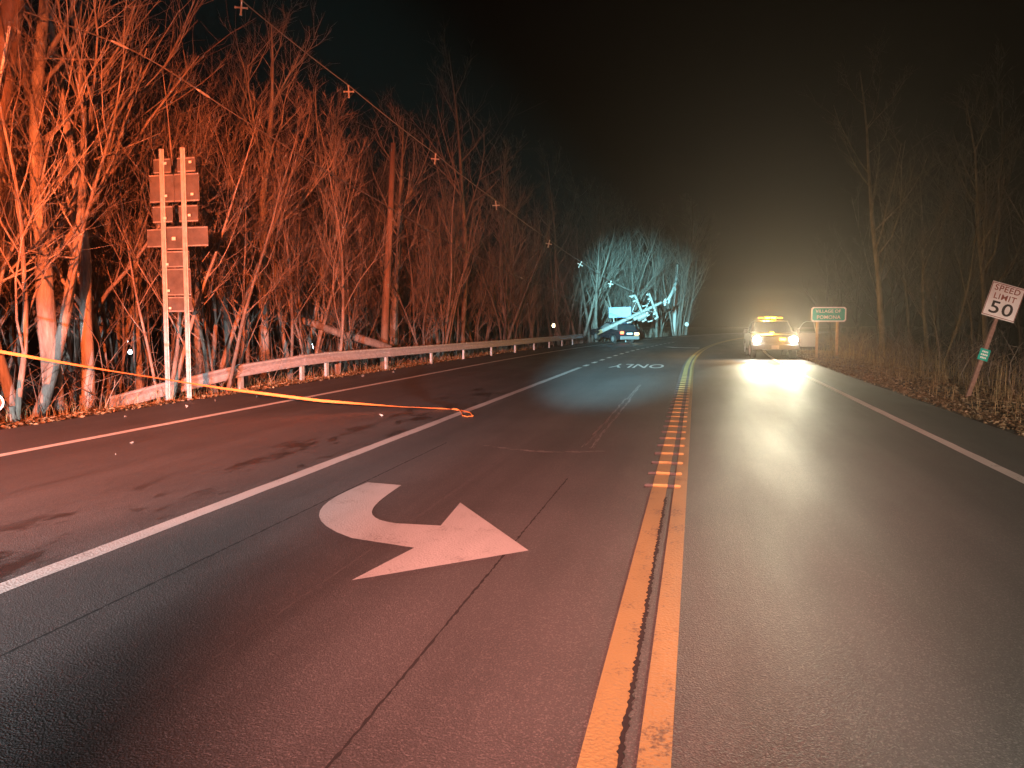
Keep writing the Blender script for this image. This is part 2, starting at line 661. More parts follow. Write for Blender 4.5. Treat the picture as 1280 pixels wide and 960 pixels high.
def ground():
    us = [-320, -160, -90, -60, -45, -36, -30, -26, -23, -21, -19, -17.5, -16, -15, -14, -13.2, -12.5, -12, -11.5, -11, -10.6, -10.2, -9.9, -9.8,
          -9.5, 0, 4.1, 4.36, 4.5, 4.8, 5.1, 5.4, 5.7, 6.1, 6.6, 7.2, 8, 9, 10.5, 12, 14, 17, 20, 25, 32, 45, 80, 160, 320]
    ys = [-60, -30, -15, -8] + frange(-4, 30, .6) + frange(32, 80, 2) + frange(85, 150, 5) + [180, 240, 340, 500]
    mb = MB()
    for y in ys:
        for u in us:
            x = u + bend(y) * max(0, 1 - abs(u) / 300)
            z = gz(u, y) if abs(u) < 300 else -1.0
            if y > 155 and -9.9 < u < 4.4: z = -.05
            mb.v.append((x, y, z))
    n = len(us)
    for r in range(len(ys) - 1):
        for k in range(n - 1):
            a = r * n + k
            mb.f.append((a, a + 1, a + n + 1, a + n))
    tag(mb.build("ground", M_SOIL, smooth=True), kind="structure")


ground()


def leaf_litter(name, bands, m, kindname="leaves"):
    mb = MB()
    r = random.Random(31)
    for (u0, u1, y0, y1, n, s0, s1, p) in bands:
        for _ in range(n):
            u = u0 + (u1 - u0) * r.random() ** p
            y = y0 + (y1 - y0) * r.random() ** 1.5
            c = Vector((u + bend(y), y, gz(u, y) + r.uniform(.004, .05)))
            s = r.uniform(s0, s1)
            M = Matrix.Rotation(r.uniform(0, 6.28), 3, 'Z') @ Matrix.Rotation(r.gauss(0, .55), 3, 'X') @ Matrix.Rotation(r.gauss(0, .4), 3, 'Y')
            k = r.uniform(.1, .3) * s
            pts = [(-s, 0, 0), (-.2 * s, -.5 * s, k), (s, 0, .5 * k), (-.1 * s, .5 * s, k)]
            q = [c + M @ Vector(p_) for p_ in pts]
            i = len(mb.v)
            mb.v += [tuple(v) for v in q]
            mb.f += [(i, i + 1, i + 2), (i, i + 2, i + 3)]
    return tag(mb.build(name, m), kind="stuff")


leaf_litter("leaves", [(4.45, 7.4, 6, 42, 26000, .02, .058, 1.2), (4.24, 4.80, 6, 40, 3500, .015, .045, 1),
                       (-10.2, -13.5, 5, 45, 15000, .03, .08, 1.0), (-9.75, -10.6, 5, 40, 3000, .02, .055, 1)], M_LEAF)


def blades(name, bands, m):
    mb = MB()
    r = random.Random(57)
    for (u0, u1, y0, y1, n, h0, h1, lean, w) in bands:
        for _ in range(n):
            u = r.uniform(u0, u1)
            y = y0 + (y1 - y0) * r.random() ** 1.3
            b = Vector((u + bend(y), y, gz(u, y) - .02))
            h = r.uniform(h0, h1)
            a = r.uniform(0, 6.28)
            l = r.random() * lean * h
            d = Vector((math.cos(a), math.sin(a), 0))
            mid = b + d * l * .35 + Vector((0, 0, h * .6))
            tip = b + d * l + Vector((0, 0, h * (1 - .25 * l / h)))
            s = d.cross(Vector((0, 0, 1))) * w * r.uniform(.6, 1.3)
            i = len(mb.v)
            mb.v += [tuple(b - s), tuple(b + s), tuple(mid + s * .7), tuple(mid - s * .7), tuple(tip)]
            mb.f += [(i, i + 1, i + 2, i + 3), (i + 3, i + 2, i + 4)]
    return tag(mb.build(name, m), kind="stuff")


blades("dry_grass", [(4.7, 8.0, 7, 40, 2600, .15, .55, .9, .004), (5.6, 9.5, 8, 40, 1500, .5, 1.1, .8, .004),
                     (-10.3, -13, 6, 45, 2600, .12, .5, 1., .004)], M_STRAW)


def brush(name, bands, m):
    """tangled thin stems of undergrowth"""
    mb = MB()
    r = random.Random(91)
    for (u0, u1, y0, y1, n, h0, h1, rad) in bands:
        for _ in range(n):
            u = r.uniform(u0, u1)
            y = r.uniform(y0, y1)
            p = Vector((u + bend(y), y, gz(u, y) - .03))
            h = r.uniform(h0, h1)
            d = Vector((r.gauss(0, .5), r.gauss(0, .5), 1)).normalized()
            bendv = Vector((r.gauss(0, .25), r.gauss(0, .25), -.12))
            pts = [p]
            k = 4
            for _i in range(k):
                p = p + d * h / k
                d = (d + bendv + Vector((r.gauss(0, .12), r.gauss(0, .12), 0))).normalized()
                pts.append(p)
            q = rad * r.uniform(.6, 1.4)
            mb.tube(pts, [q, q * .8, q * .65, q * .45, q * .2], 3, False)
            for _j in range(r.randint(1, 4)):
                b = pts[r.randint(1, 3)]
                e = b + Vector((r.gauss(0, .3), r.gauss(0, .3), r.uniform(.05, .5))) * h * .35
                mb.tube([b, (b + e) / 2 + Vector((0, 0, .04)), e], [q * .5, q * .4, q * .15], 3, False)
    return tag(mb.build(name, m), kind="stuff")


brush("undergrowth", [(-10.9, -16, 8, 50, 700, .5, 1.7, .010), (-11.5, -20, 10, 40, 420, 1.2, 3.0, .013),
                      (6.2, 12, 8, 60, 900, .6, 2.2, .010), (-9.8, -16, 50, 100, 300, .6, 2., .012)], M_TWIG)


# ------------------------------------------------------------------ bare trees
def tree_meshes(seed, h, r0, lean=.0, low=.16, stems=1, spread=1.0, nl=15, m=M_BARK):
    r = random.Random(seed)
    T, Cn = MB(), MB()

    def grow(p, d, length, rad, n, curl, wob, sides, mb, end=.25):
        pts, rads = [p], [rad]
        for k in range(n):
            d = (d + Vector((r.gauss(0, wob), r.gauss(0, wob), curl + r.gauss(0, wob * .6)))).normalized()
            p = p + d * length / n
            pts.append(p)
            rads.append(rad * (1 - (1 - end) * (k + 1) / n))
        mb.tube(pts, rads, sides, False)
        return pts, rads

    for s in range(stems):
        a = r.uniform(0, 6.28)
        if stems > 1:
            a = 6.28 * s / stems + r.uniform(-.5, .5)
            d0 = Vector((math.cos(a) * .28, math.sin(a) * .28, 1)).normalized()
            base = Vector((math.cos(a) * r0 * .9, math.sin(a) * r0 * .9, -.25))
        else:
            d0 = Vector((lean * math.cos(a), lean * math.sin(a), 1)).normalized()
            base = Vector((0, 0, -.25))
        hh = h * (1 if s == 0 else r.uniform(.7, 1))
        rr = r0 * (1 if s == 0 else r.uniform(.6, .95))
        pts, rads = grow(base, d0, hh, rr, 10, .05 if stems > 1 else .02, .055, 8, T, .10)
        # flare at the root
        T.tube([base, base + d0 * .22, base + d0 * .6], [rr * 1.55, rr * 1.15, rr * .98], 8, False)
        for k in range(nl if stems == 1 else max(7, nl // 2)):
            t = low + (.97 - low) * (k + r.random()) / (nl if stems == 1 else max(7, nl // 2))
            f = t * 10
            i = min(9, int(f))
            p = pts[i].lerp(pts[i + 1], f - i)
            pr = rads[i] * (1 - (f - i)) + rads[i + 1] * (f - i)
            az = r.uniform(0, 6.28)
            el = r.uniform(.65, 1.7)
            d = Vector((math.cos(az), math.sin(az), el)).normalized()
            L = ((1 - t) * .42 + .11) * hh * r.uniform(.6, 1.15) * spread
            lr = min(pr * .48, .011 * L + .006)
            lp, lrad = grow(p, d, L, lr, 5, .16, .13, 5, T, .3)
            for j in range(8):
                tt = .22 + .78 * (j + r.random()) / 8
                ff = min(4.99, tt * 5)
                ii = int(ff)
                q = lp[ii].lerp(lp[ii + 1], ff - ii)
                dd = ((lp[ii + 1] - lp[ii]).normalized() + Vector((r.gauss(0, .55), r.gauss(0, .55), r.gauss(.12, .4)))).normalized()
                L2 = L * r.uniform(.28, .52)
                bp, _ = grow(q, dd, L2, max(.005, lrad[ii] * .55), 3, .10, .16, 4, Cn, .35)
                for g in range(6):
                    gg = min(2.99, (.2 + .8 * r.random()) * 3)
                    gi = int(gg)
                    w = bp[gi].lerp(bp[gi + 1], gg - gi)
                    d3 = ((bp[gi + 1] - bp[gi]).normalized() + Vector((r.gauss(0, .6), r.gauss(0, .6), r.gauss(.15, .4)))).normalized()
                    grow(w, d3, L2 * r.uniform(.3, .6), .0045, 2, .06, .2, 3, Cn, .4)
    return T.mesh("trunk", m, True), Cn.mesh("crown", m, True)


PROTO = {}
for i, a in enumerate([
    dict(h=12, r0=.14), dict(h=13.5, r0=.17, lean=.06), dict(h=10.5, r0=.10, lean=.10), dict(h=11, r0=.11, stems=2),
    dict(h=9, r0=.085, stems=3), dict(h=12.5, r0=.13, low=.3), dict(h=14, r0=.16, low=.35, nl=13), dict(h=8, r0=.06, lean=.12, nl=11),
    dict(h=10, r0=.12, spread=1.25), dict(h=7, r0=.05, lean=.16, stems=2)]):
    PROTO[i] = tree_meshes(100 + i, m=M_BARK, **a)
PALE = [tree_meshes(300 + i, m=M_BARKP, **a) for i, a in enumerate([
    dict(h=11, r0=.12, stems=2, low=.2, nl=18), dict(h=13, r0=.20, low=.2, lean=.05, nl=18), dict(h=12, r0=.15, low=.2, lean=.02, nl=18),
    dict(h=12, r0=.13, low=.2), dict(h=12.5, r0=.22, low=.22, spread=1.1)])]
DARK = [tree_meshes(500 + i, m=M_BARKD, **a) for i, a in enumerate([
    dict(h=12, r0=.15, low=.12, spread=1.2), dict(h=10, r0=.12, low=.10, spread=1.3), dict(h=13, r0=.16), dict(h=9, r0=.09, stems=2, spread=1.2)])]


def plant(me, u, y, rz, s, label, group=None, sz=None):
    t = empty("bare_tree", (u + bend(y), y, gz(u, y)), (0, 0, rz))
    t.scale = (s, s, sz or s)
    tag(t, label, "tree", group)
    for nm, mm in (("trunk", me[0]), ("crown", me[1])):
        o = bpy.data.objects.new(nm, mm)
        COL.objects.link(o)
        o.parent = t
    return t


used = []
FRONT = [
    (PALE[0], -12.30, 11.25, 1.2, 1.0, "pale forked tree at the far left edge, twin stems rising behind the tape"),
    (PALE[1], -12.35, 11.95, .4, 1.0, "thickest pale trunk beside the road, second tree in from the left edge"),
    (PALE[2], -12.60, 13.00, 2.9, .95, "pale trunk with a low fork just left of the tall sign posts"),
    (PALE[3], -14.60, 16.90, 4.0, .95, "slim pale trunk seen directly left of the two sign posts"),
    (PALE[3], -15.40, 20.40, 5.1, .80, "slim leaning trunk rising just right of the sign posts"),
    (PALE[2], -15.60, 22.40, .3, 1.0, "straight orange-lit tree between the sign posts and the thick twin trunk"),  # pale bark on this and the following trees adds brightness to the lit row
    (PALE[4], -15.00, 23.60, 2.2, 1.0, "thick orange-lit trunk behind the near half of the guardrail"),
    (PALE[0], -14.90, 25.40, 1.0, 1.05, "twin-stemmed orange tree beside the upper end of the leaning log"),
    (PALE[1], -14.30, 33.40, 2.5, 1.0, "tall orange trunk at the lower end of the leaning log"),
    (PALE[3], -13.60, 40.00, 4.4, 1.0, "slim dull red trunk behind the middle of the guardrail"),
]
for (me, u, y, rz, s, lab) in FRONT:
    plant(me, u - bend(y), y, rz, s, lab)
    used.append((u - bend(y), y))


KIND = {}
for d_, kinds in ((PROTO, {3: "twin-stemmed", 4: "triple-stemmed", 7: "thin leaning", 9: "thin twin-stemmed", 5: "high-branching", 6: "tall high-branching", 8: "wide-crowned"}),):
    for k_, w_ in kinds.items(): KIND[d_[k_][0].name] = w_


def scatter(n, u0, u1, y0, y1, gap, protos, lab, grp, seed, smin=.8, smax=1.15, pu=1.0):
    r = random.Random(seed)
    c = tries = 0
    while c < n and tries < n * 40:
        tries += 1
        u = u0 + (u1 - u0) * r.random() ** pu
        y = r.uniform(y0, y1)
        if any((u - a) ** 2 + (y - b) ** 2 < gap * gap for a, b in used): continue
        used.append((u, y))
        me = r.choice(protos)
        plant(me, u, y, r.uniform(0, 6.28), r.uniform(smin, smax), KIND.get(me[0].name, "single-stemmed") + " " + lab, grp)
        c += 1


P = [PROTO[k] for k in range(10)]
LIGHT = [tree_meshes(700 + i, m=M_BARKP, **a) for i, a in enumerate([dict(h=13, r0=.15), dict(h=12, r0=.12, lean=.1, spread=1.2), dict(h=11, r0=.13, stems=2), dict(h=14, r0=.17, low=.3), dict(h=9, r0=.08, stems=3)])]  # paler bark puts extra lamp brightness into the crash trees' colour
KIND[LIGHT[2][0].name] = "twin-stemmed"; KIND[LIGHT[3][0].name] = "tall high-branching"; KIND[LIGHT[4][0].name] = "triple-stemmed"; KIND[DARK[3][0].name] = "twin-stemmed"
scatter(130, -12.0, -36, 8, 62, 1.05, P + LIGHT[:2], "bare tree in the red-lit woods behind the guardrail", "bare trees in the red-lit left woods", 1, pu=1.25)
scatter(90, -10.9, -20, 9, 55, .8, [PROTO[4], PROTO[7], PROTO[9], PROTO[7]], "bare sapling at the front of the red-lit woods", "saplings at the edge of the left woods", 8, .6, 1.1, pu=1.2)
scatter(85, -11.0, -30, 63, 118, 1.2, LIGHT, "bare tree in the woods around the crash, lit pale blue-green", "bare trees around the crash site", 2, .85, 1.3, pu=1.3)
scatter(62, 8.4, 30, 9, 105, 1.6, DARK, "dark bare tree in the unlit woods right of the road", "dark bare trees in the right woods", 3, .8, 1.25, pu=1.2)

# leaning log and dead snag
lg = MB()
a, b = Vector((-13.6, 23.55, 1.66)), Vector((-10.75, 24.9, .62))
pts = [a.lerp(b, k / 6) + Vector((0, 0, .03 * math.sin(k * 1.7))) for k in range(7)]
lg.tube(pts, [.13, .145, .14, .15, .155, .15, .165], 9)
tag(lg.build("fallen_log", M_BARK, smooth=True), "broken log leaning down through the trees toward the guardrail", "log")
sn = MB()
sn.tube([(0, 0, -.3), (.06, .2, 2.6), (.14, .5, 5.6), (.22, .75, 8.6)], [.155, .14, .12, .10], 9)
tag(sn.build("dead_snag", M_WOODP, smooth=True, loc=(-11.5, 25.9, -.25)), "bare branchless pole-like trunk rising above the red-lit trees", "tree")


# ------------------------------------------------------------------ guardrail
def guardrail():
    path = [(-11.75, 12.7, -.12), (-11.40, 14.0, .10), (-10.95, 16.2, .38), (-10.62, 18.6, .52), (-10.5, 19.8, .55), (-10.17, 23.4, .56), (-9.9, 27.1, .56),
            (-9.70, 30.6, .56), (-9.45, 34.2, .56), (-9.2, 38), (-9.0, 41.8), (-8.85, 45.6), (-8.72, 49.4), (-8.62, 53.2), (-8.5, 56.5)]
    path = [p if len(p) == 3 else (*p, .56) for p in path]
    root = empty("guardrail", (path[4][0], path[4][1], 0))
    tag(root, "long galvanised steel guardrail curving along the left shoulder", "guardrail")
    off = Vector(path[4]) * 1
    off.z = 0
    prof = [(0, .155), (.035, .14), (.045, .10), (.0, .035), (-.02, 0), (0, -.035), (.045, -.10), (.035, -.14), (0, -.155)]
    # one beam object for each length between two posts, lapped end to end
    for k in range(len(path) - 1):
        p, q = Vector(path[k]), Vector(path[k + 1])
        t = (q - p).normalized()
        side = t.cross(Vector((0, 0, 1))).normalized()
        mb = MB()
        q2 = q + t * .03
        for e in (p, q2):
            for th in (0, .006):
                mb.v += [tuple(e - off + side * (dx - th + .004 * (k % 2)) + Vector((0, 0, dz))) for dx, dz in prof]
        n = len(prof)
        for j in range(n - 1):
            mb.f += [(j, j + 1, 2 * n + j + 1, 2 * n + j), (n + j + 1, n + j, 3 * n + j, 3 * n + j + 1)]
        for j in (0, n - 1):
            mb.f.append((j, 2 * n + j, 3 * n + j, n + j))
        for b0 in (0, 2 * n):
            mb.f += [(b0 + j, b0 + n + j, b0 + n + j + 1, b0 + j + 1) for j in range(n - 1)]
        mb.build("rail_beam", M_GALV, root)
        if k >= 2:
            h = path[k][2]
            pm = MB()
            pb = p - off - side * .10
            pm.box((pb.x, pb.y, (h + .15) / 2 - .06), (.07, .15, h + .27))
            pm.build("rail_post", M_GALV, root)


guardrail()


# ------------------------------------------------------------------ tall route sign assembly, seen from behind
def route_signs():
    root = empty("route_sign_assembly", (-10.5, 13.2, 0))
    tag(root, "tall stack of route signs on two steel posts, seen from behind", "road sign")
    for (xb, xt) in ((-.27, -.20), (.25, .30)):
        mb = MB()
        # U-channel section
        for (dx, dy, sx, sy) in ((0, 0, .055, .006), (-.030, .018, .006, .036), (.030, .018, .006, .036), (-.042, .036, .022, .005), (.042, .036, .022, .005)):
            mb.v += []
            i = len(mb.v)
            for (z, xc) in ((-.3, xb), (5.1, xt)):
                for ax in (-.5, .5):
                    for ay in (-.5, .5):
                        mb.v.append((xc + dx + ax * sx, dy + ay * sy, z))
            for a in ((0, 1, 3, 2), (4, 6, 7, 5), (0, 4, 5, 1), (2, 3, 7, 6), (0, 2, 6, 4), (1, 5, 7, 3)):
                mb.f.append(tuple(i + k for k in a))
        mb.build("post", M_GALV, root)

    def panel(x0, x1, z0, z1, name="sign_panel", y=.075):
        mb = MB()
        mb.rbox(((x0 + x1) / 2, y, (z0 + z1) / 2), (x1 - x0, .006, z1 - z0), .0025)
        p = mb.build(name, M_ALU, root)
        lip = MB()
        for z in (z0 + .02, z1 - .02):
            lip.box(((x0 + x1) / 2, y - .009, z), (x1 - x0 - .02, .012, .022))
        lip.build("stiffener_rail", M_GALVD, p)
        return p

    def bolt(x, z, s=.065):
        MB().rbox((x, -.012, z), (s, .014, s * .8), .004).build("mounting_bracket", M_BRACK, root)

    panel(-.44, -.02, 4.62, 4.92); panel(.13, .56, 4.62, 4.92)
    panel(-.55, .035, 4.03, 4.60); panel(.045, .63, 4.03, 4.60)
    panel(-.50, -.02, 3.62, 3.96); panel(.13, .58, 3.62, 3.96)
    panel(-.66, -.20, 3.12, 3.50); panel(.24, .80, 3.12, 3.52); panel(-.19, .23, 3.06, 3.54, y=.085)
    panel(-.20, .34, 2.70, 3.04); panel(-.20, .36, 2.12, 2.68); panel(-.20, .36, 1.78, 2.10)
    for (x, z) in ((-.09, 4.80), (.50, 4.80), (-.10, 4.15), (.52, 4.16), (-.14, 3.70), (.44, 3.74), (.05, 3.28), (-.13, 2.76), (-.12, 2.22), (-.10, 1.86)):
        bolt(x, z, .085 if x == .05 else .062)


route_signs()


# ------------------------------------------------------------------ speed limit sign
def speed_sign():
    root = empty("speed_limit_sign", (5.24, 16.28, .02), (0, R(16.5), R(8)))
    tag(root, "leaning speed limit 50 sign on a rusty post in the right verge", "road sign")
    mb = MB()
    mb.box((0, .03, .55), (.075, .05, 1.9))
    mb.build("post", M_RUST, root)
    p = MB()
    p.rbox((0, 0, 2.03), (.63, .005, .68), .002)
    pan = p.build("sign_panel", M_SIGNW, root)
    mbb = MB()
    mbb.box((0, .03, 1.80), (.06, .045, .6))
    mbb.build("post_top", M_RUST, root)
    fr = MB()
    for (c, s) in (((0, -.0045, 2.345), (.62, .002, .012)), ((0, -.0045, 1.715), (.62, .002, .012)), ((-.305, -.0045, 2.03), (.012, .002, .618)), ((.305, -.0045, 2.03), (.012, .002, .618))):
        fr.box(c, s)
    fr.build("border", M_FADED, pan)
    X = Matrix.Rotation(R(90), 4, 'X')
    for (s, z, size, sx, m_) in (("SPEED", 2.26, .155, 1.1, M_FADED), ("LIMIT", 2.10, .155, 1.1, M_FADED), ("50", 1.875, .34, 1.3, M_BLACK)):
        t = xform(text_mb(s, size, 1.1), Matrix.Translation((0, -.0045, z)) @ X @ Matrix.Diagonal((sx, 1, 1, 1)))
        t.build("lettering", m_, pan)
    q = MB()
    q.rbox((0, -.002, .95), (.20, .004, .23), .0015)
    gp = q.build("marker_plate", M_SIGNG, root)
    b = MB()
    for z, w in ((1.01, .12), (.95, .14), (.89, .12)):
        for k in range(4):
            b.box((-w / 2 + (k + .5) * w / 4, -.0055, z), (w / 5.5, .002, .034))
    b.build("pale_print", M_SIGNW, gp)


speed_sign()


# ------------------------------------------------------------------ village sign
def village_sign():
    root = empty("village_sign", (5.55, 34.4, -.05), (0, 0, R(8)))
    tag(root, "green village name sign with white border on two wooden posts", "road sign")
    for x in (-.44, .40):
        m_ = MB()
        m_.box((x, .06, .85), (.09, .09, 2.1))
        m_.build("post", M_POST, root)
    p = MB()
    W, H_ = 1.46, .64
    z = 1.98
    c = .07
    poly = [(-W / 2 + c, -H_ / 2), (W / 2 - c, -H_ / 2), (W / 2, -H_ / 2 + c), (W / 2, H_ / 2 - c), (W / 2 - c, H_ / 2), (-W / 2 + c, H_ / 2), (-W / 2, H_ / 2 - c), (-W / 2, -H_ / 2 + c)]
    def up(mb, y): return xform(mb, Matrix.Translation((0, y, z)) @ Matrix.Rotation(R(90), 4, 'X'))
    pan = up(MB().prism(poly, 0, .008), 0).build("sign_panel", M_SIGNG, root)
    k = .055
    bm_ = MB()
    inn = [(x * (1 - k / (W / 2)), y * (1 - k / (H_ / 2))) for x, y in poly]
    i = 0
    bm_.v = [(x, y, .011) for x, y in poly] + [(x, y, .011) for x, y in inn]
    n = len(poly)
    bm_.f = [(j, (j + 1) % n, n + (j + 1) % n, n + j) for j in range(n)]
    up(bm_, 0).build("border", M_SIGNW, pan)
    for (s, dz, size, dx) in (("VILLAGE OF", .13, .19, -.02), ("POMONA", -.13, .22, 0)):
        t = xform(text_mb(s, size, 1.05), Matrix.Translation((dx, dz, .011)))
        up(t, 0).build("lettering", M_SIGNW, pan)


village_sign()


# ------------------------------------------------------------------ vehicles
def body_mesh(prof, hw, tumble, zt):
    """side profile (y, z) lofted across the width; above zt the sides lean in"""
    mb = MB()
    n = len(prof)
    def w(z): return hw - max(0, z - zt) * tumble
    for s in (-1, 1):
        mb.v += [(s * (w(z) - .05), y, z) for y, z in prof]
    for s in (-1, 1):
        mb.v += [(s * w(z), y + (.04 if y < 1 else -.04) * 0, z + (-.035 if z > zt + .2 else 0)) for y, z in prof]
    for k in range(n):
        k2 = (k + 1) % n
        mb.f.append((k, k2, n + k2, n + k))
        mb.f.append((k2, k, 2 * n + k, 2 * n + k2))
        mb.f.append((n + k, n + k2, 3 * n + k2, 3 * n + k))
    mb.f.append(tuple(2 * n + k for k in range(n)))
    mb.f.append(tuple(3 * n + k for k in reversed(range(n))))
    return mb


def wheel(root, x, y, r=.37, w=.24):
    s = 1 if x > 0 else -1
    o = empty("wheel", (x, y, r))
    o.parent = root
    t = MB()
    t.tube([(-w / 2, 0, 0), (-w / 2 + .03, 0, 0), (w / 2 - .03, 0, 0), (w / 2, 0, 0)], [r - .04, r, r, r - .04], 22)
    t.build("tyre", M_TYRE, o)
    h = MB()
    h.disc((s * (w / 2 + .004), 0, 0), r * .62, (1, 0, 0), .02, 18)
    for k in range(5):
        a = k * 2 * math.pi / 5
        h.box((s * (w / 2 + .02), math.cos(a) * r * .3, math.sin(a) * r * .3), (.02, .07, r * .5), Matrix.Rotation(-a + R(90), 3, 'X'))
    h.build("rim", M_RIM, o)


def pickup():
    root = empty("pickup_truck", (TX, TY, .0))
    tag(root, "pickup truck facing the camera with headlights and amber flashers blazing", "pickup truck")
    HW = .98
    low = [(0, .42), (-.02, .62), (.0, .98), (.10, 1.04), (1.30, 1.10), (1.42, 1.10), (5.25, 1.10), (5.3, .9), (5.3, .45), (4.75, .42), (4.7, .62), (4.55, .78), (4.2, .80), (3.85, .62), (3.8, .40),
           (1.45, .38), (1.38, .62), (1.2, .78), (.85, .78), (.55, .62), (.5, .42)]
    body_mesh(low, HW, .12, .8).build("body", M_TRUCKP, root)
    cab = [(1.32, 1.095), (2.02, 1.64), (2.25, 1.69), (3.25, 1.69), (3.42, 1.62), (3.50, 1.095)]
    body_mesh(cab, HW - .06, .30, 1.1).build("cab", M_TRUCKP, root)
    ws = MB()
    ws.poly([(-.82, 1.38, 1.15), (.82, 1.38, 1.15), (.68, 1.955, 1.60), (-.68, 1.955, 1.60)])
    xform(ws, Matrix.Translation((0, -.012, .010))).build("windshield", M_GLASS, root)
    for s in (-1, 1):
        sw = MB()
        sw.poly([(s * .916, 1.95, 1.16), (s * .916, 3.35, 1.16), (s * .792, 3.25, 1.57), (s * .792, 2.25, 1.57)])
        xform(sw, Matrix.Translation((s * .012, 0, 0))).build("side_window", M_GLASS, root)
        mi = MB()
        mi.rbox((s * 1.12, 1.62, 1.20), (.17, .09, .22), .02)
        mi.tube([(s * .93, 1.66, 1.12), (s * 1.06, 1.64, 1.16)], .018, 6)
        mi.build("side_mirror", M_PLASTIC, root)
    gr = MB()
    gr.rbox((0, -.035, .84), (1.10, .05, .30), .015)
    g = gr.build("grille", M_PLASTIC, root)
    for z in (.74, .84, .94):
        MB().rbox((0, -.068, z), (1.06, .018, .03), .006).build("grille_bar", M_PLASTIC, g)
    bp = MB()
    bp.rbox((0, -.10, .52), (1.98, .16, .24), .03)
    b = bp.build("front_bumper", M_PLASTIC, root)
    MB().rbox((0, -.188, .52), (.31, .008, .155), .003).build("number_plate", M_ALU, b)
    for s in (-1, 1):
        h = MB()
        h.rbox((s * .75, -.02, .84), (.36, .08, .24), .03)
        hh = h.build("headlight", M_PLASTIC, root)
        l = MB()
        l.disc((s * .75, -.066, .84), .15, (0, -1, 0), .012, 20)
        l.build("lens", M_HEAD, hh)
    a = MB()
    a.rbox((.30, -.075, .86), (.24, .03, .09), .01)
    a.build("grille_flasher", M_AMBER, root)
    lb = MB()
    lb.rbox((0, 2.45, 1.725), (1.10, .26, .05), .02)
    bar = lb.build("light_bar", M_PLASTIC, root)
    for x, m_ in ((-.42, M_AMBER2), (-.12, M_AMBER), (.14, M_AMBER), (.42, M_AMBER2)):
        MB().rbox((x, 2.45, 1.79), (.23, .24, .085), .025).build("amber_lens", m_, bar)
    mk = MB()
    mk.rbox((-.02, 1.30, 1.13), (.16, .05, .05), .01)
    mk.build("amber_reflection", M_AMBER, root)  # glowing block stands in for the light bar's reflection on hood and glass
    for x in (-.84, .84):
        for y in (.95, 4.2): wheel(root, x, y)
    # driver's door, swung open on the right of the picture
    d = empty("open_door", (1.0, 1.55, .0), (0, 0, R(-62)))
    d.parent = root
    dm = MB()
    dm.rbox((0, .55, .80), (.07, 1.08, .62), .02)
    dm.build("door_panel", M_INNER, d)
    f = MB()
    f.tube([(0, .03, 1.10), (-.06, .42, 1.55), (-.10, .62, 1.63), (-.10, 1.0, 1.62), (0, 1.07, 1.10)], .022, 6)
    for (p, q) in (((-.042, .03, .52), (-.042, 1.07, .52)), ((-.042, 1.07, .52), (-.042, 1.07, 1.09)), ((-.042, .03, 1.09), (-.042, 1.07, 1.09))):
        f.tube([p, q], .02, 5)
    f.build("door_frame", M_CHROME, d)


pickup()


def crashed_car():
    root = empty("crashed_car", (-6.5, 60.2, .05), (R(4), R(0), R(38)))
    tag(root, "dark wrecked car off the road beneath the fallen utility pole", "car")
    # the car points away (+y), rear towards the road and the camera
    low = [(-2.25, .40), (-2.30, .62), (-2.24, 1.0), (-2.1, 1.04), (1.0, 1.02), (2.1, .86), (2.28, .70), (2.28, .42), (1.85, .38), (1.75, .62), (1.5, .74), (1.2, .74), (.95, .6), (.9, .36),
           (-.85, .36), (-.9, .6), (-1.15, .74), (-1.5, .74), (-1.75, .6), (-1.8, .38)]
    body_mesh(low, .9, .1, .8).build("body", M_CAR, root)
    cab = [(-2.12, 1.03), (-1.82, 1.50), (-1.5, 1.60), (.0, 1.60), (.3, 1.52), (1.05, 1.02)]
    body_mesh(cab, .84, .30, 1.04).build("cabin", M_CAR, root)
    rw = MB()
    rw.poly([(-.72, -2.085, 1.10), (.72, -2.085, 1.10), (.64, -1.845, 1.47), (-.64, -1.845, 1.47)])
    xform(rw, Matrix.Translation((0, -.012, .008))).build("rear_window", M_GLASS, root)
    for s in (-1, 1):
        sw = MB()
        sw.poly([(s * .835, -1.85, 1.10), (s * .835, -.65, 1.10), (s * .715, -.6, 1.50), (s * .715, -1.6, 1.50)])
        sw.poly([(s * .835, -.55, 1.10), (s * .835, .75, 1.10), (s * .715, .1, 1.50), (s * .715, -.5, 1.50)])
        xform(sw, Matrix.Translation((s * .012, 0, 0))).build("side_window", M_RIM, root)  # pale rim metal in place of glass stands in for white reflections
    t = MB()
    t.rbox((-.70, -2.30, .92), (.30, .06, .20), .02)
    tag(t.build("tail_light", M_TAIL, root), "lit red tail light")
    t = MB()
    t.rbox((.66, -2.30, .82), (.40, .06, .16), .02)
    tag(t.build("tail_light", M_MARKER, root), "lit yellowish tail light")
    MB().rbox((0, -2.36, .52), (1.72, .12, .26), .03).build("rear_bumper", M_RIM, root)
    MB().rbox((0, -2.285, .84), (.5, .012, .15), .004).build("number_plate", M_SIGNW, root)
    for x in (-.80, .80):
        for y in (-1.3, 1.35): wheel(root, x, y, .34, .2)


crashed_car()


# ------------------------------------------------------------------ crash site: broken pole, signs, standing pole
def insulator(root, p, h=.22, name="insulator"):
    mb = MB()
    p = Vector(p)
    mb.tube([p, p + Vector((0, 0, h * .3)), p + Vector((0, 0, h * .35)), p + Vector((0, 0, h * .6)), p + Vector((0, 0, h * .65)), p + Vector((0, 0, h))],
            [.03, .03, .07, .06, .075, .04], 8)
    return mb.build(name, M_PORC, root)


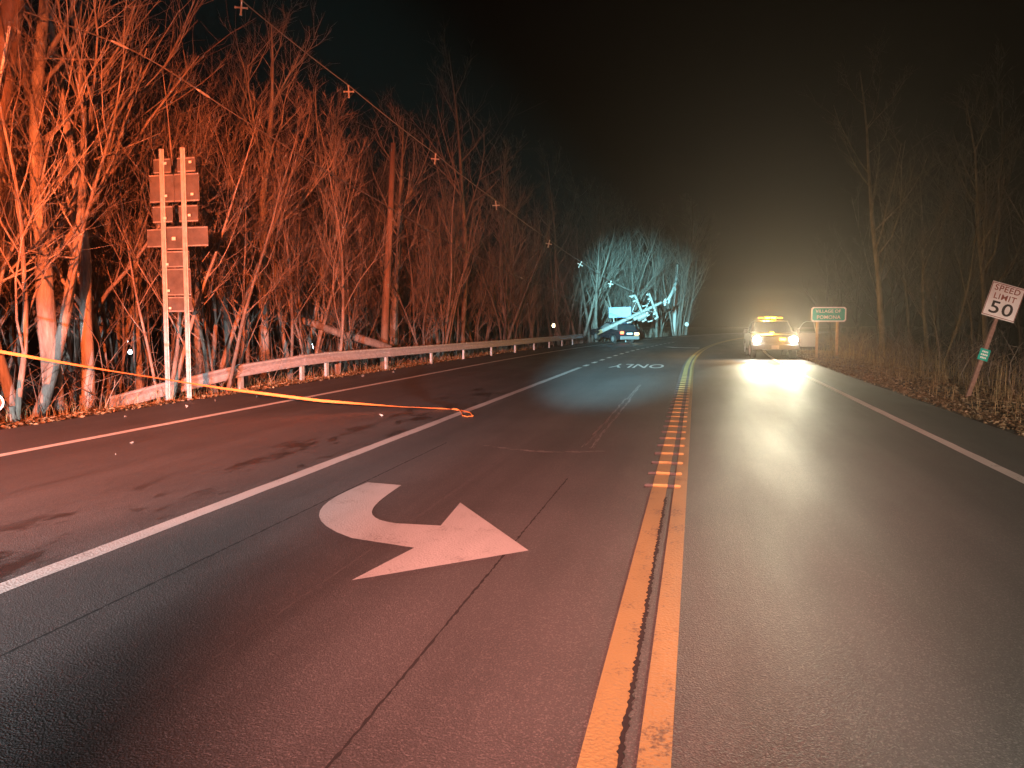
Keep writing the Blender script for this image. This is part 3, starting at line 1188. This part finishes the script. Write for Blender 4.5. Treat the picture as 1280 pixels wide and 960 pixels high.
def broken_pole():
    A, B = Vector((-7.2, 58.15, .95)), Vector((-2.35, 59.55, 3.34))
    ax = (B - A)
    L = ax.length
    root = empty("broken_utility_pole", A, ax.to_track_quat('Z', 'Y').to_euler())
    tag(root, "snapped utility pole with two crossarms tilted over the wrecked car", "utility pole")
    m = MB()
    m.tube([(0, 0, 0), (0, 0, L * .5), (0, 0, L * .93)], [.17, .145, .10], 12)
    m.build("pole", M_ARM, root)
    sp = MB()
    r = random.Random(4)
    for k in range(9):
        a = k * .7
        sp.tube([(.12 * math.cos(a), .12 * math.sin(a), .05), (.13 * math.cos(a), .13 * math.sin(a), -r.uniform(.15, .5))], [.05, .008], 4)
    sp.build("splintered_end", M_POST, root)
    W2L = root.matrix_basis.inverted()
    for (p, q) in (((-4.72, 58.32, 3.73), (-3.83, 58.38, 1.74)), ((-3.63, 58.60, 3.86), (-2.93, 58.62, 1.93))):
        p, q = W2L @ Vector(p), W2L @ Vector(q)
        d = (q - p)
        am = MB()
        am.box((p + q) / 2, (.19, .15, d.length), d.to_track_quat('Z', 'Y').to_matrix())
        arm = am.build("crossarm", M_ARM, root)
        for t in (.02, .2, .8, .98):
            c = p.lerp(q, t)
            n = d.cross(Vector((0, 1, 0))).normalized()
            mb = MB()
            mb.tube([c, c + n * .10, c + n * .12, c + n * .2, c + n * .22, c + n * .3], [.03, .03, .08, .06, .08, .03], 8)
            mb.build("insulator", M_PORC, arm)
        bm_ = MB()
        c = (p + q) / 2
        bm_.tube([p.lerp(q, .22), c + Vector((0, 0, -.7))], .022, 5)
        bm_.tube([p.lerp(q, .78), c + Vector((0, 0, -.7))], .022, 5)
        bm_.build("brace", M_GALV, arm)
    for (w, r_, h) in (((-4.15, 58.25, 2.05), .26, .75), ((-4.55, 58.2, 1.95), .16, .5)):
        c = W2L @ Vector(w)
        tr = MB()
        tr.tube([c + Vector((0, 0, -h / 2)), c + Vector((0, 0, -h / 2 + .04)), c + Vector((0, 0, h / 2 - .05)), c + Vector((0, 0, h / 2))], [r_ * .9, r_, r_, r_ * .8], 14)
        tf = tr.build("transformer", M_GALVD, root)
        bu = MB()
        for a in (0, 2.1, 4.2):
            e = c + Vector((math.cos(a) * r_ * .5, math.sin(a) * r_ * .5, h / 2))
            bu.tube([e, e + Vector((0, 0, .12)), e + Vector((0, 0, .26))], [.05, .06, .02], 7)
        bu.build("bushing", M_PORC, tf)
    for w in ((-5.05, 58.2, 1.62), (-4.9, 58.2, 3.65), (-3.45, 58.3, 1.7), (-3.9, 58.4, 2.9)):
        c = W2L @ Vector(w)
        mb = MB()
        mb.tube([c + Vector((-.12, 0, .12)), c, c + Vector((.1, .05, -.16))], [.05, .04, .055], 7)
        mb.tube([c + Vector((-.12, 0, .12)), c + Vector((.05, 0, .25))], .02, 5)
        mb.build("fuse_cutout", M_PORC, root)


broken_pole()

sp_root = empty("utility_pole", (-3.0, 105.0, .2), (0, R(1.6), 0))
tag(sp_root, "distant upright utility pole standing right of the crash", "utility pole")
m_ = MB(); m_.tube([(0, 0, -.4), (0, 0, 5), (0, 0, 9.4)], [.26, .22, .17], 10); m_.build("pole", M_SPACER, sp_root)
m_ = MB(); m_.box((.3, -.2, 8.0), (.9, .1, .1)); m_.box((.2, -.2, 7.2), (.5, .2, .35)); m_.build("crossarm", M_ARM, sp_root)
for x in (.0, .7): insulator(sp_root, (x, -.2, 8.05), .3)

# cables
SPX = [(-14.13, 21.36, 11.47), (-13.25, 26.98, 10.49), (-11.79, 32.7, 9.07), (-10.45, 38.41, 7.79), (-8.73, 44.19, 6.32), (-7.69, 49.86, 5.49), (-6.28, 55.61, 4.47)]


def sagged(pts, sag, n=5):
    out = []
    for a, b in zip(pts, pts[1:]):
        a, b = Vector(a), Vector(b)
        for k in range(n):
            t = k / n
            out.append(a.lerp(b, t) - Vector((0, 0, sag * 4 * t * (1 - t))))
    return out + [Vector(pts[-1])]


start = (-12.0, 10.5, 12.9)
top_line = [start, (-14.9, 15.8, 12.3)] + SPX + [(-4.75, 58.35, 3.75)]
cb = MB()
cb.tube(sagged([(p[0], p[1], p[2] + .24) for p in top_line], .05), .02, 5)
ca = cb.build("overhead_cable", M_CABLE)
tag(ca, "upper power cable carrying pale cross-shaped spacers down to the broken pole", "cable")
SPL = ["topmost pale cross-shaped spacer on the upper cable, at the top edge", "second cross-shaped spacer down the upper cable from the top",
       "third cross-shaped spacer down the upper cable, above the dead snag", "fourth cross-shaped spacer down, midway along the upper cable",
       "third-lowest cross-shaped spacer on the upper cable", "second-lowest cross-shaped spacer, just before the blue-lit trees",
       "lowest cross-shaped spacer, glowing cyan over the blue-lit sign"]
rsp = random.Random(3)
sp_mesh = None
for k, p in enumerate(SPX):
    if sp_mesh is None:
        mb = MB()
        for a in range(4):
            w = R(90 * a)
            dv = Vector((math.cos(w), 0, math.sin(w)))
            Lk = .24 if a % 2 else .20
            mb.tube([dv * .015, dv * Lk * .6, dv * Lk], [.032, .026, .042], 6)
        mb.disc((0, 0, 0), .04, (0, 1, 0), .04, 8)
        sp_mesh = mb.mesh("cable_spacer", M_SPACER)
    o = bpy.data.objects.new("cable_spacer", sp_mesh)
    COL.objects.link(o)
    o.location = p
    o.rotation_euler = (R(rsp.uniform(-8, 8)), R([4, -2, 8, -4, 12, 28, 10][k]), R(14 + rsp.uniform(-25, 25)))
    tag(o, SPL[k], "cable spacer", "spacers along the upper cable")
low_line = [(-11.3, 10.45, 6.85), (-10.45, 12.3, 6.69), (-9.70, 14.5, 6.0), (-9.50, 17.62, 5.56), (-9.54, 21.72, 5.26), (-9.17, 31.04, 4.36), (-7.75, 42.68, 3.23), (-4.9, 57.6, 1.75)]
lb_ = [Vector(p) for p in low_line]
cv = []
for i in range(len(lb_) - 1):
    p0, p1, p2, p3 = lb_[max(0, i - 1)], lb_[i], lb_[i + 1], lb_[min(len(lb_) - 1, i + 2)]
    for k in range(8):
        t = k / 8
        cv.append(.5 * ((2 * p1) + (p2 - p0) * t + (2 * p0 - 5 * p1 + 4 * p2 - p3) * t * t + (3 * p1 - p0 - 3 * p2 + p3) * t ** 3))
cv.append(lb_[-1])
cb = MB()
cb.tube(cv, .012, 5)
c2 = cb.build("overhead_cable", M_CABLED)
tag(c2, "lower communications cable crossing in front of the red-lit trees", "cable")
for k in (7, 13, 44):
    t = (cv[k + 1] - cv[k]).normalized()
    MB().tube([cv[k] - t * .16, cv[k] - t * .1, cv[k] + t * .1, cv[k] + t * .16], [.013, .026, .026, .013], 7).build("cable_splice", M_GALV, c2)
# cable with bunched spacers between the broken pole and the standing one
tl = [Vector(p) for p in ((-2.72, 59.44, 3.16), (-2.36, 62.5, 3.36), (-2.43, 72.0, 4.13), (-2.52, 87.63, 5.79), (-2.75, 104.6, 8.15))]
tv = []
for i in range(4):
    p0, p1, p2, p3 = tl[max(0, i - 1)], tl[i], tl[i + 1], tl[min(4, i + 2)]
    for k in range(8):
        t = k / 8
        tv.append(.5 * ((2 * p1) + (p2 - p0) * t + (2 * p0 - 5 * p1 + 4 * p2 - p3) * t * t + (3 * p1 - p0 - 3 * p2 + p3) * t ** 3))
tv.append(tl[-1])
cb = MB()
cb.tube(tv, .035, 6)
c3 = cb.build("overhead_cable", M_SPACER)
tag(c3, "bright cable bundle curving up from the broken pole to the standing pole", "cable")
for k in (5, 10, 13, 16, 19, 22, 25, 28, 31):
    MB().tube([tv[k] + Vector((0, 0, -.28)), tv[k], tv[k] + Vector((.05, 0, .28))], [.07, .17, .07], 6).build("hanging_clamp", M_PORC, c3)

# sign beside the wreck, blue light put into its panel colour
bs = empty("blue_lit_roadside_sign", (-6.12, 61.3, 0))
tag(bs, "blank-looking sign panel lit light blue behind the broken pole", "road sign")
MB().rbox((0, 0, 2.44), (1.80, .02, .84), .006, Matrix.Rotation(R(-2), 3, 'Y')).build("sign_panel", M_SIGNB, bs)
for x in (-.5, .5):
    MB().box((x, .05, 1.0), (.07, .06, 2.6)).build("post", M_GALVD, bs)

# distant small signs
ds = empty("distant_round_sign", (-1.25, 101.5, .3))
tag(ds, "small pale sign far down the road right of the standing pole", "road sign")
m_ = MB(); m_.disc((0, 0, 1.1), .27, (0, 1, 0), .03, 16); m_.build("sign_panel", M_SIGNW, ds)
m_ = MB(); m_.tube([(0, .06, -.8), (0, .06, 1.3)], .04, 6); m_.build("post", M_GALVD, ds)


def lamp_post(name, loc, h, r, m_, label, group=None, power=0, col=(1, 1, 1)):
    root = empty(name, loc)
    tag(root, label, "lamp", group)
    p = MB(); p.tube([(0, 0, -h), (0, 0, -r * 1.1)], [.05, .035], 7); p.disc((0, 0, -r * 1.05), .07, (0, 0, 1), .05, 10)
    p.build("post", M_PLASTIC, root)
    g = MB()
    pts, rads = [], []
    for k in range(7):
        a = -math.pi / 2 + math.pi * k / 6
        pts.append((0, 0, math.sin(a) * r)); rads.append(max(.01, math.cos(a) * r * .8))
    g.tube(pts, rads, 12)
    g.build("globe", m_, root, True)
    cp = MB(); cp.tube([(0, 0, r * 1.0), (0, 0, r * 1.25)], [r * .7, .03], 10); cp.build("cap", M_PLASTIC, root)


GY = "yard lamps glowing beyond the left trees"
lamp_post("yard_lamp", (-30.03, 49.27, .25), 1.6, .20, M_YARD, "tall narrow white lamp glow between trunks left of the leaning log", GY)
lamp_post("yard_lamp", (-25.13, 45.31, .05), 1.5, .24, M_YARD, "brightest white lamp glow beneath the upper end of the leaning log", GY)
lamp_post("yard_lamp", (-22.1, 43.98, -.12), 1.4, .10, M_YARD, "faint lamp glow under the middle of the leaning log", GY)
lamp_post("yard_lamp", (-24.79, 55.74, .08), 1.5, .12, M_YARD, "faint lamp glow at the lower end of the leaning log", GY)
lamp_post("yard_lamp", (-30.02, 33.8, .6), 2.0, .11, M_YARD, "upper of two small bluish lamp dots left of the sign posts", GY)
lamp_post("yard_lamp", (-28.31, 32.11, .07), 1.5, .12, M_YARD, "lower of two small bluish lamp dots left of the sign posts", GY)
lamp_post("yard_lamp", (-15.03, 78.96, 1.29), 2.6, .22, M_YARD2, "yellowish lamp dot above the far end of the guardrail")
lamp_post("yard_lamp", (-2.12, 102.87, 1.45), 1.8, .20, M_YARD2, "small white lamp dot between the standing pole and the pale sign")

# ------------------------------------------------------------------ near utility pole at the left edge
np_ = empty("near_utility_pole", (-12.18, 9.80, -.3))
tag(np_, "weathered wooden utility pole leaning in at the top left corner", "utility pole")
m_ = MB(); m_.tube([(0, 0, -.3), (.55, .5, 5), (1.02, .98, 9.2), (1.35, 1.3, 12.6)], [.20, .18, .16, .14], 14)
m_.build("pole", M_WOODP, np_, True)
m_ = MB(); m_.tube([(.80, .30, 5.3), (1.04, .46, 6.75)], .022, 6); m_.build("conduit", M_BRACK, np_)
m_ = MB(); m_.box((.70, .72, 7.05), (.42, .10, .10)); m_.tube([(.78, .70, 6.9), (1.01, .66, 6.74)], .035, 6); m_.tube([(.68, .62, 6.8), (.85, .58, 6.68)], .03, 6)
m_.build("cable_bracket", M_GALV, np_)

# ------------------------------------------------------------------ barricade tape sagging to the road
tp = [Vector(p) for p in ((-10.45, 6.9, 1.55), (-9.46, 8.2, 1.17), (-8.53, 9.29, .83), (-7.45, 10.46, .49), (-6.22, 11.37, .23), (-5.05, 12.06, .08), (-4.20, 12.42, .022))]
tq = []
for i in range(len(tp) - 1):
    for k in range(5): tq.append(tp[i].lerp(tp[i + 1], k / 5))
tq.append(tp[-1])
mb = MB()
for k, p in enumerate(tq):
    tw = .8 + .5 * math.sin(k * .42)                  # the tape twists as it sags
    t = (tq[min(k + 1, len(tq) - 1)] - tq[max(0, k - 1)]).normalized()
    sd = t.cross(Vector((0, 0, 1))).normalized()
    up = Vector((0, 0, 1))
    d = (up * math.sin(tw) + sd * math.cos(tw)) * .024
    nn = t.cross(d).normalized() * .0012
    if k == len(tq) - 1: d = sd * .03
    mb.v += [tuple(p - d - nn), tuple(p + d - nn), tuple(p + d + nn), tuple(p - d + nn)]
for k in range(len(tq) - 1):
    for j in range(4):
        a = 4 * k + j; b = 4 * k + (j + 1) % 4
        mb.f.append((a, b, b + 4, a + 4))
tape = mb.build("barricade_tape", M_TAPE)
tag(tape, "yellow barricade tape sagging from the left roadside down to the lane line", "tape")
lp = MB()
loop = [(-4.20, 12.42, .022), (-4.0, 12.30, .02), (-3.72, 11.95, .03), (-3.56, 11.60, .02), (-3.63, 11.52, .015), (-3.74, 11.60, .02), (-3.90, 12.02, .03), (-4.05, 12.33, .03), (-4.18, 12.44, .03)]
lp.tube(loop, .010, 5)
lp.build("end_loop", M_TAPE, tape)

# ------------------------------------------------------------------ round red marker at the left edge
rm = empty("roadside_marker", (-10.13, 8.70, -.1), (0, 0, R(50)))
tag(rm, "round red reflector with white rim on a dark post at the left edge", "marker")
MB().box((0, .05, .38), (.09, .05, 1.0)).build("post", M_PLASTIC, rm)
m_ = MB(); m_.disc((0, 0, .47), .145, (0, 1, 0), .02, 24); d_ = m_.build("rim", M_SIGNW, rm)
m_ = MB(); m_.disc((0, -.016, .47), .112, (0, 1, 0), .016, 24); m_.build("reflector", M_REDREF, d_)
m_ = MB(); m_.rbox((.0, 0, .80), (.17, .02, .13), .004); m_.build("white_plate", M_SIGNW, rm)

# ------------------------------------------------------------------ small debris on the left lanes
rd = random.Random(17)
DB = [(-5.05, 11.3, .045), (-6.1, 5.05, .035), (-7.0, 7.9, .05), (-9.1, 10.2, .06), (-9.05, 11.6, .05), (-9.2, 12.6, .05), (-9.3, 19.5, .08), (-9.2, 21.5, .08), (-8.9, 13.6, .05), (-6.6, 7.2, .03)]
for (x, y, s) in DB:
    mb = MB()
    c = [Vector((rd.gauss(0, 1), rd.gauss(0, 1), rd.gauss(0, .6))).normalized() * s * .7 * rd.uniform(.6, 1.2) for _ in range(4)]
    mb.v = [tuple(v) for v in c] + [(c[0].x * 1.5, c[1].y * 1.3, s * .5)]
    zmin = min(v[2] for v in mb.v)
    mb.v = [(a, b, e - zmin) for a, b, e in mb.v]
    mb.f = [(0, 1, 2), (0, 2, 3), (0, 3, 1), (1, 3, 2), (0, 1, 4), (1, 2, 4)]
    o = mb.build("debris", M_BRACKD if rd.random() < .6 else M_BARK)
    o.location = (x, y, .004)
    tag(o, "small scrap of crash debris lying on the left lane or shoulder", "debris", "scraps of debris on the left lane")

# ------------------------------------------------------------------ night haze, also standing in for lens glow around the headlights
hz = MB()
hz.box((0, 190, 10.0), (680, 660, 25.0))
hm = bpy.data.materials.new("haze")
hm.use_nodes = True
hm.node_tree.nodes.clear()
ho = hm.node_tree.nodes.new("ShaderNodeOutputMaterial")
hv = hm.node_tree.nodes.new("ShaderNodeVolumePrincipled")
hv.inputs["Color"].default_value = (.95, .84, .74, 1)  # warm tint carries the brown glow; haze itself is paler
hv.inputs["Density"].default_value = .00042
hv.inputs["Anisotropy"].default_value = .75
hm.node_tree.links.new(hv.outputs[0], ho.inputs["Volume"])
tag(hz.build("haze", hm), kind="stuff")
